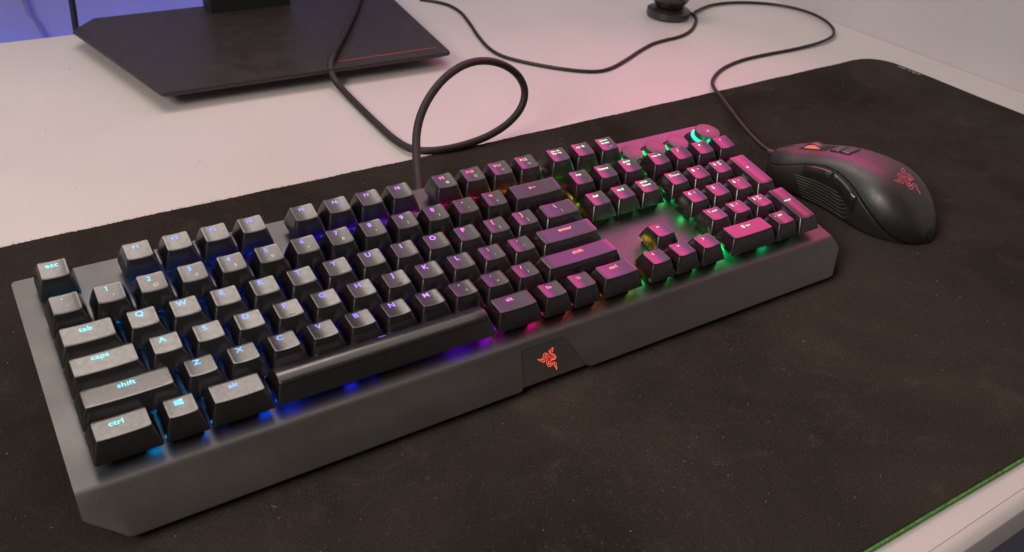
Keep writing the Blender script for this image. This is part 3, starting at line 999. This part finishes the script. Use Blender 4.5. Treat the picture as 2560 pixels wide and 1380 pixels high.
def msurf(v, th, off=0.0):
    """point on the shell, v -1 rear .. 1 nose, th 0 left base .. 1 right base"""
    def P(v, th):
        u = max(0.0, (-v - 0.25) / 0.75)
        eh = max(0.0, 1 - u ** 2.6) ** 0.5
        ew = max(0.0, 1 - u ** 2.4) ** 0.5
        u2 = max(0.0, (v - 0.70) / 0.30)
        ew *= 1 - 0.46 * u2 ** 2.0; eh *= 1 - 0.10 * u2 ** 2
        h = interp(HT, v) * eh
        a = math.pi * (1 - th)
        c, s = math.cos(a), math.sin(a)
        wv = (interp(WLT, v) if c < 0 else interp(WRT, v)) * ew
        ex = 0.62
        x = math.copysign(abs(c) ** ex, c) * wv
        z = abs(s) ** 0.92 * h
        # tucked-in waist low on the thumb side
        if c < 0:
            k1 = math.exp(-((v - 0.12) / 0.42) ** 2)
            lo = max(0.0, 1 - z / max(h, 1e-3)) 
            x += wv * (0.16 * k1 * lo + 0.10 * (1 - s) ** 2)
        else:
            x -= wv * 0.10 * (1 - s) ** 2
        x += -1.5 * s
        return Vector((x, v * ML, z + 0.8))
    p = P(v, th)
    if off:
        e = 1e-3
        dv = P(min(v + e, 1), th) - P(max(v - e, -1), th)
        dt_ = P(v, min(th + e, 1)) - P(v, max(th - e, 0))
        n_ = dt_.cross(dv)
        if n_.length > 1e-9:
            n_.normalize()
            if n_.z < 0 and abs(n_.z) > 0.3: n_ = -n_
            ctr = Vector((0, p.y, 10))
            if (p - ctr).dot(n_) < 0: n_ = -n_
            p = p + n_ * off
    return p


def seamL(v): return interp([(-1, 0.0), (-0.88, 0.0), (-0.7, 0.055), (-0.45, 0.14), (-0.15, 0.235), (0.15, 0.285), (0.45, 0.27), (0.75, 0.20), (1, 0.17)], v)
def seamR(v): return 1 - interp([(-1, 0.0), (-0.88, 0.0), (-0.7, 0.055), (-0.45, 0.14), (-0.15, 0.22), (0.2, 0.25), (0.6, 0.23), (1, 0.2)], v)


def patch(va, vb, ta, tb, nv=40, nt=24, off=0.0, side=None, thick=None):
    """grid on the shell; ta/tb may be functions of v"""
    V, F = [], []
    fa = ta if callable(ta) else (lambda v: ta)
    fb_ = tb if callable(tb) else (lambda v: tb)
    for i in range(nv + 1):
        q = i / nv
        v = va + (vb - va) * q
        if va == -1: v = -1 + (vb + 1) * q ** 1.8
        for j in range(nt + 1):
            t = fa(v) + (fb_(v) - fa(v)) * j / nt
            V.append(msurf(v, t, off) * MM)
    for i in range(nv):
        for j in range(nt):
            a = i * (nt + 1) + j
            F.append((a, a + 1, a + nt + 2, a + nt + 1))
    return V, F, nv, nt


def mpart(name, VF, material, smooth=60, parent=mouse, solid=0.0):
    V, F = VF[0], VF[1]
    me = mesh_from(V, F, name, smooth)
    o = obj(name, me, material, parent)
    if solid:
        md = o.modifiers.new("thickness", 'SOLIDIFY'); md.thickness = solid; md.offset = -1
    return o


# inner hull slightly smaller, so seams read as dark gaps; also closes nose and base
V, F, nv, nt = patch(-1, 1, 0.0, 1.0, 50, 48, off=-0.5)
nosec = [nv * (nt + 1) + j for j in range(nt + 1)]
F.append(tuple(nosec))
mpart("inner_hull", (V, F), M['body'])
mpart("top_shell", patch(-1, 0.995, lambda v: seamL(v) + 0.004, lambda v: seamR(v) - 0.004, 60, 40), M['mouse'], solid=0.0012)
mpart("thumb_side", patch(-0.87, 0.995, 0.0, lambda v: max(seamL(v) - 0.004, 0.0005), 50, 14), M['mouse_side'], solid=0.001)
mpart("right_side", patch(-0.87, 0.995, lambda v: min(seamR(v) + 0.004, 0.9995), 1.0, 50, 14), M['mouse_side'], solid=0.001)
# nose plate
V = [msurf(0.995, j / 30, 0) * MM for j in range(31)]
mpart("nose_plate", (V, [tuple(range(31))]), M['mouse_side'])
# thumb buttons
def bband(v, k0): return seamL(v) - 0.018
def blow(v): return seamL(v) - 0.112
V, F, _, _ = patch(-0.31, 0.44, lambda v: blow(v) - 0.012, lambda v: seamL(v) - 0.008, 20, 6, off=0.06)
mpart("button_recess", (V, F), M["groove"])
for (a, b) in ((-0.28, 0.05), (0.08, 0.40)):
    V, F, nv, nt = patch(a, b, lambda v: blow(v), lambda v: seamL(v) - 0.018, 16, 8, off=0.0)
    for i_ in range(nv + 1):
        v_ = a + (b - a) * i_ / nv
        for j_ in range(nt + 1):
            t_ = blow(v_) + (seamL(v_) - 0.018 - blow(v_)) * j_ / nt
            V[i_ * (nt + 1) + j_] = msurf(v_, t_, 0.4 + 1.3 * min(1.0, 2.2 * (j_ / nt)) * (1 if j_ < nt else 0.35) * min(1.0, 3 * min(i_, nv - i_) / nv + 0.55)) * MM
    V2, F2, _, _ = patch(a - 0.012, b + 0.012, lambda v: blow(v) - 0.005, lambda v: seamL(v) - 0.013, 16, 8, off=-0.3)
    n0 = len(V); VV = V + V2; FF = list(F)
    def idx(i, j): return i * (nt + 1) + j
    rim = [idx(i, 0) for i in range(nv + 1)] + [idx(nv, j) for j in range(1, nt + 1)] + [idx(i, nt) for i in range(nv - 1, -1, -1)] + [idx(0, j) for j in range(nt - 1, 0, -1)]
    for q in range(len(rim)):
        r0, r1 = rim[q], rim[(q + 1) % len(rim)]
        FF.append((r0, r1, n0 + r1, n0 + r0))
    mpart("thumb_button", (VV, FF), M['mouse_btn'], 35)
# ribbed grip
gm = MB()
for i in range(8):
    t0 = 0.160 - 0.020 * i
    pts_ = []
    for v in [0.50 - 0.02 * i - k_ * 0.05 for k_ in range(30)]:
        if v < -0.10 - 0.012 * i: break
        pts_.append((v, t0 - 0.10 * (0.5 - v) * 0.35))
    ve, te = pts_[-1]
    pts_ += [(ve - 0.05, te + 0.006), (ve - 0.10, te + 0.022)]
    pts_ = [(v, max(0.012, t)) for v, t in pts_]
    P3 = [msurf(v, t, 0.15) * MM for v, t in pts_]
    tm = tube(P3, 0.00042, 6)
    gm.add(tm.v, tm.f)
obj("rubber_grip", gm.mesh("rubber_grip", 60), M['rubber'], mouse)
# scroll wheel with a glowing rim, dpi buttons
wc = msurf(0.52, 0.5)
m_ = MB(); m_.lathe([(7.5, -3.5), (10.8, -3.3), (11.3, -2.2), (11.3, 2.2), (10.8, 3.3), (7.5, 3.5)], 0, 0, 40)
def rotx(mb_, c):
    return [(Vector((z, x, y)) + c) * MM for x, y, z in mb_.v]
wcc = wc + Vector((0, 0, -8.0))
o = obj("scroll_wheel", mesh_from(rotx(m_, wcc), m_.f, "scroll_wheel", 35), M['mouse_btn'], mouse)
m_ = MB(); m_.lathe([(6.0, -3.9), (10.2, -3.8), (10.2, -3.3)], 0, 0, 40, caps=False)
m_2 = MB(); m_2.lathe([(10.2, 3.3), (10.2, 3.8), (6.0, 3.9)], 0, 0, 40, caps=False)
m_.add(m_2.v, m_2.f)
obj("wheel_light", mesh_from(rotx(m_, wcc), m_.f, "wheel_light", 35), emit("coral_wheel_light", (1.0, 0.22, 0.14), 0.75), o)
V, F, _, _ = patch(0.35, 0.69, 0.462, 0.538, 8, 4, off=0.06)
mpart("wheel_slot", (V, F), M['groove'])
for (a, b) in ((0.08, 0.19), (0.205, 0.31)):
    V, F, _, _ = patch(a, b, 0.470, 0.530, 6, 4, off=0.9)
    mpart("dpi_button", (V, F), M['mouse_btn'], solid=0.0015)
# split between the two main buttons
P3 = [msurf(v, 0.5, 0.05) * MM for v in [0.82 + 0.02 * i for i in range(9)]]
sp = tube(P3, 0.0003, 6); obj("button_split", sp.mesh("button_split"), M['groove'], mouse)
# emblem on the palm rest
def emb_mouse(x, y):
    v = -0.54 + y * 1.75 / ML
    X = -2.5 + x * 1.75
    a, b = 0.3, 0.7
    for _ in range(22):
        m = (a + b) / 2
        if msurf(v, m).x < X: a = m
        else: b = m
    return msurf(v, a, 0.2)
V, F = emblem_mesh(emb_mouse, 0.20, EMB)
me = mesh_from([p * MM for p in V], F, "emblem"); me.materials.append(emit("pink_emblem_light", (1.0, 0.11, 0.17), 0.6))
link(bpy.data.objects.new("emblem", me), mouse)

bpy.context.view_layer.update()
MCp = [(0.5085, 0.0900, 0.0125), (0.5070, 0.0975, 0.0125), (0.5065, 0.1050, 0.0120), (0.5085, 0.1160, 0.0120), (0.5153, 0.1339, 0.0125), (0.5252, 0.1546, 0.0120), (0.5447, 0.1846, 0.0095), (0.5681, 0.2186, 0.0040), (0.5835, 0.2409, 0.0005), (0.5935, 0.2552, -0.0012), (0.6114, 0.2693, -0.0016), (0.6382, 0.2830, -0.0016), (0.6680, 0.2906, -0.0016), (0.7095, 0.2916, -0.0016), (0.7448, 0.2882, -0.0016), (0.7888, 0.2909, -0.0010), (0.8161, 0.2954, 0.0005), (0.8315, 0.3057, 0.0015), (0.8522, 0.3313, 0.0015), (0.8637, 0.3610, 0.0005), (0.8644, 0.3917, -0.0005), (0.8517, 0.4115, -0.0010), (0.8337, 0.4269, -0.0010), (0.8059, 0.4392, -0.0010), (0.7762, 0.4423, -0.0010), (0.7531, 0.4350, -0.0010), (0.7322, 0.4241, 0.0000)]
inv = mouse.matrix_world.inverted()
tb_ = tube([inv @ p for p in catmull(smooth_path(MCp, 1), 8)], 0.00165, 10)
obj("cable", tb_.mesh("mouse_cable", 60), M['thin_cable'], mouse)
P3 = [(0.5085, 0.0900, 0.0125), (0.5070, 0.0985, 0.0125), (0.5066, 0.1060, 0.0120)]
tb_ = tube([inv @ Vector(p) for p in catmull(P3, 4)], lambda t: 0.0030 - 0.001 * t, 10)
obj("strain_relief", tb_.mesh("strain_relief", 60), M['rubber'], mouse)

# ---------------------------------------------------------------- monitor stand
mon = empty("monitor_stand", (0.27, 0.56, DZ))
tag(mon, "dark grey monitor stand with a wide angular base at the back of the desk", "monitor stand")
off = Vector((-0.27, -0.56, -DZ))
poly = [(0.1355, 0.3985), (0.3925, 0.3905), (0.4250, 0.6000), (0.130, 0.6000), (0.1060, 0.5720)]
mb = MB()
outer = rounded_poly(poly, 0.003, 3)
cxm = sum(p[0] for p in outer) / len(outer); cym = sum(p[1] for p in outer) / len(outer)
def insp(p, s): return (cxm + (p[0] - cxm) * s, cym + (p[1] - cym) * s)
n = len(outer)
lv = [(0.950, 0.0060), (0.996, 0.0088), (1.0, 0.0100), (0.997, 0.0120)]
V = [(*insp(p, s), z) for s, z in lv for p in outer]
F = [tuple(range(n))[::-1], tuple((len(lv) - 1) * n + i for i in range(n))]
for k_ in range(len(lv) - 1):
    F += [(k_ * n + i, k_ * n + (i + 1) % n, (k_ + 1) * n + (i + 1) % n, (k_ + 1) * n + i) for i in range(n)]
mb.add(V, F)
o = obj("base", mb.mesh("base", 25), M['stand'], mon); o.location = off
for p in ((0.20, 0.47), (0.35, 0.47), (0.17, 0.57), (0.38, 0.58)):
    f_ = MB(); f_.lathe([(0.008, DZ), (0.008, 0.0062)], p[0], p[1], 20)
    o = obj("rubber_foot", f_.mesh("rubber_foot", 30), M['body'], mon); o.location = off
f_ = MB(); f_.box(0.232, 0.5735, 0.0119, 0.3115, 0.600, 0.42)
o = obj("neck", f_.mesh("neck"), M['body'], mon); o.location = off
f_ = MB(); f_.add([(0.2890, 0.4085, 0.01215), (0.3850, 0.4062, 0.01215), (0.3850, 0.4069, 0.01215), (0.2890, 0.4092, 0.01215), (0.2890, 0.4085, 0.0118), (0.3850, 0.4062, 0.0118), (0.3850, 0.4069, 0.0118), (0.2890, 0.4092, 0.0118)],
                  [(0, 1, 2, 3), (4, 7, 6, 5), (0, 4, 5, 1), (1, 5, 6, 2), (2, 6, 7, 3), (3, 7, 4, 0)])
o = obj("painted_reflection", f_.mesh("painted_reflection"), M['red_glint'], mon); o.location = off  # thin strip painting a red LED reflection onto the base

# ---------------------------------------------------------------- small gadget on a round base
gx, gy = 0.698, 0.432
gad = empty("round_gadget", (gx, gy, DZ))
tag(gad, "small round black gadget on a disc base beyond the mat", "desk gadget")
m_ = MB(); m_.lathe([(0.019, 0.0), (0.0235, 0.001), (0.0245, 0.004), (0.0240, 0.0085), (0.0205, 0.0105), (0.0165, 0.0108), (0.0150, 0.0085), (0.0, 0.0085)], 0, 0, 40)
obj("disc_base", m_.mesh("disc_base", 35), M['mouse_btn'], gad)
m_ = MB(); m_.lathe([(0.0135, 0.0086), (0.0140, 0.0120), (0.0190, 0.0175), (0.0240, 0.0270), (0.0255, 0.0400), (0.0230, 0.0540), (0.0150, 0.0650), (0.0, 0.0690)], 0, 0, 40)
bd = obj("round_body", m_.mesh("round_body", 60), M['mouse_btn'], gad)
m_ = MB(); m_.lathe([(0.0215, 0.0228), (0.0222, 0.0240)], 0, 0, 20, R(215), R(250))
obj("red_light", m_.mesh("red_light"), emit("dim_red_light", (0.8, 0.05, 0.03), 0.25), bd)
GC = [(0.7190, 0.4290, 0.0020), (0.7270, 0.4260, 0.0006), (0.7285, 0.4190, 0.0), (0.7186, 0.4065, 0.0), (0.6992, 0.3891, 0.0), (0.6782, 0.3748, 0.0), (0.6568, 0.3671, 0.0), (0.6371, 0.3671, 0.0), (0.6199, 0.3663, 0.0), (0.5898, 0.3531, 0.0), (0.5569, 0.3353, 0.0), (0.5300, 0.3236, 0.0), (0.5139, 0.3216, 0.0), (0.5003, 0.3286, 0.0), (0.4835, 0.3438, 0.0), (0.4685, 0.3617, 0.0), (0.4580, 0.3801, 0.0), (0.4491, 0.3945, 0.0), (0.4498, 0.4171, 0.0), (0.4593, 0.4512, 0.0), (0.4734, 0.4900, 0.0), (0.4865, 0.5282, 0.0), (0.4865, 0.5540, 0.0), (0.4778, 0.5698, 0.0), (0.4648, 0.5826, 0.0)]
gp = [Vector(p) - Vector((gx, gy, DZ)) for p in catmull(smooth_path([(a, b, c - 0.0016) for a, b, c in GC], 1), 8)]
obj("cable", tube(gp, 0.0017, 10).mesh("gadget_cable", 60), M['thin_cable'], gad)

# cables behind the desk
pc = [(0.1175, 0.6125, 0.22), (0.1172, 0.6125, 0.10), (0.1165, 0.6130, 0.03), (0.1150, 0.6125, 0.0), (0.1130, 0.6150, -0.05), (0.11, 0.63, -0.3)]
o = obj("power_cable", tube(catmull(pc, 8), 0.0030, 12).mesh("power_cable", 60), M['thin_cable'])
tag(o, "black power cable hanging behind the left corner of the monitor stand", "cable")
pc = [(0.080, 0.716, 0.10), (0.0855, 0.717, 0.0), (0.0915, 0.717, -0.022), (0.0975, 0.717, -0.043), (0.115, 0.717, -0.12), (0.13, 0.716, -0.3)]
o = obj("wall_cable", tube(catmull(pc, 8), 0.0022, 10).mesh("wall_cable", 60), mat("grey_cable", (0.30, 0.28, 0.28), 0.6))
tag(o, "thin grey cable running down the blue lit wall", "cable")

# ---------------------------------------------------------------- print on the mat, dust
v, f = text2d("SKYES", 5.6, 0.12, 1.15)
V = [(0.8072 + y * 0.0009, 0.1930 - x * 0.00150, 0.0002) for x, y in v]
me = mesh_from(V, f, "mat_lettering"); me.materials.append(M['mat_print'])
o = bpy.data.objects.new("printed_lettering", me); link(o, matE); o.location = (-0.31, -0.03, -DZ)

random.seed(21)
mb = MB()
def speck(x, y, z, s):
    a = random.uniform(0, 6.28)
    c_, s_ = math.cos(a), math.sin(a)
    L, w = s * random.uniform(0.8, 2.2), s * random.uniform(0.4, 0.8)
    P_ = [(-L, -w, 0), (L, -w * 0.5, 0), (L * 0.8, w, 0), (-L * 0.7, w, 0), (0, 0, s * 0.6)]
    mb.add([(x + px * c_ - py * s_, y + px * s_ + py * c_, z + pz) for px, py, pz in P_], [(0, 1, 4), (1, 2, 4), (2, 3, 4), (3, 0, 4), (0, 3, 2, 1)])
for _ in range(620):
    x = random.uniform(-0.06, 0.79); y = random.uniform(-0.17, 0.23)
    speck(x, y, 0.0001, random.choice((0.00007, 0.00009, 0.00012, 0.00022)))
for (cx_, cy_, nn_, sp_) in ((0.235, -0.10, 40, 0.02), (0.33, -0.02, 30, 0.03), (-0.02, 0.03, 16, 0.012), (0.30, -0.09, 30, 0.03)):
    for _ in range(nn_): speck(random.gauss(cx_, sp_), random.gauss(cy_, sp_), 0.0001, random.choice((0.00008, 0.0001, 0.00016)))
kmw = kb.matrix_world
for _ in range(150):
    x = random.uniform(-7, 436)
    if random.random() < 0.55:
        y = random.uniform(-25, -9) if 10 < x < 420 else -10; z = fz(y)
    else:
        y = random.uniform(0, 124); z = PZ
        if not (x < -1 or 292 < x < 350 or 20 < x < 34 or y > 119): continue
        if x > 425 or (x > 340 and y > 90): continue
    p = kmw @ Vector((x * MM, y * MM, (z + 0.03) * MM))
    speck(p.x, p.y, p.z, random.choice((0.00006, 0.00009, 0.00012)))
# curved lint hairs
for _ in range(60):
    x = random.uniform(-0.03, 0.78); y = random.uniform(-0.16, 0.22)
    a = random.uniform(0, 6.28); L = random.uniform(0.001, 0.0035); cv = random.uniform(-1.5, 1.5)
    P_ = []
    for i in range(6):
        P_.append((x, y, 0.00018)); x += math.cos(a) * L / 6; y += math.sin(a) * L / 6; a += cv / 6
    t_ = tube(P_, 0.000045, 4); mb.add(t_.v, t_.f)
o = obj("dust", mb.mesh("dust"), M['dust'])
lb2 = MB()
for _ in range(2600):
    if random.random() < 0.6:
        x = random.gauss(0.27, 0.12); y = random.gauss(-0.085, 0.05)
    else:
        x = random.uniform(-0.06, 0.79); y = random.uniform(-0.17, 0.23)
    if y < -0.172 or y > 0.23 or x > 0.80: continue
    a = random.uniform(0, 6.28); L = random.uniform(0.0006, 0.0022); cv = random.uniform(-2.5, 2.5)
    P_ = []
    for i in range(4):
        P_.append((x, y, 0.00012)); x += math.cos(a) * L / 3; y += math.sin(a) * L / 3; a += cv / 3
    v_, f_ = ribbon(P_, 0.00009)
    lb2.add([(q_[0], q_[1], 0.00012) for q_ in v_], f_)
o2_ = obj("lint", lb2.mesh("lint"), mat("brown_lint", (0.13, 0.11, 0.085), 0.9))
tag(o2_, "short pale lint fibres clinging to the black mat", "lint", kind="stuff")
# crumbs on the white desk
cb = MB()
_keep = mb
mb = cb
for (x, y) in ((0.0497, 0.4013), (0.1338, 0.3037), (0.3700, -0.1935), (0.22, 0.335), (0.60, 0.33), (0.05, 0.30), (0.40, 0.30), (0.45, 0.47), (0.09, 0.52)):
    speck(x, y, DZ + 0.0001, random.choice((0.0002, 0.0003, 0.00045)))
oc = obj("crumbs", cb.mesh("crumbs"), mat("brown_crumb", (0.10, 0.07, 0.05), 0.9))
tag(oc, "few dark crumbs scattered on the white desk top", "crumbs", kind="stuff")
mb = _keep
tag(o, "pale dust specks and lint scattered over the black mat", "dust", kind="stuff")
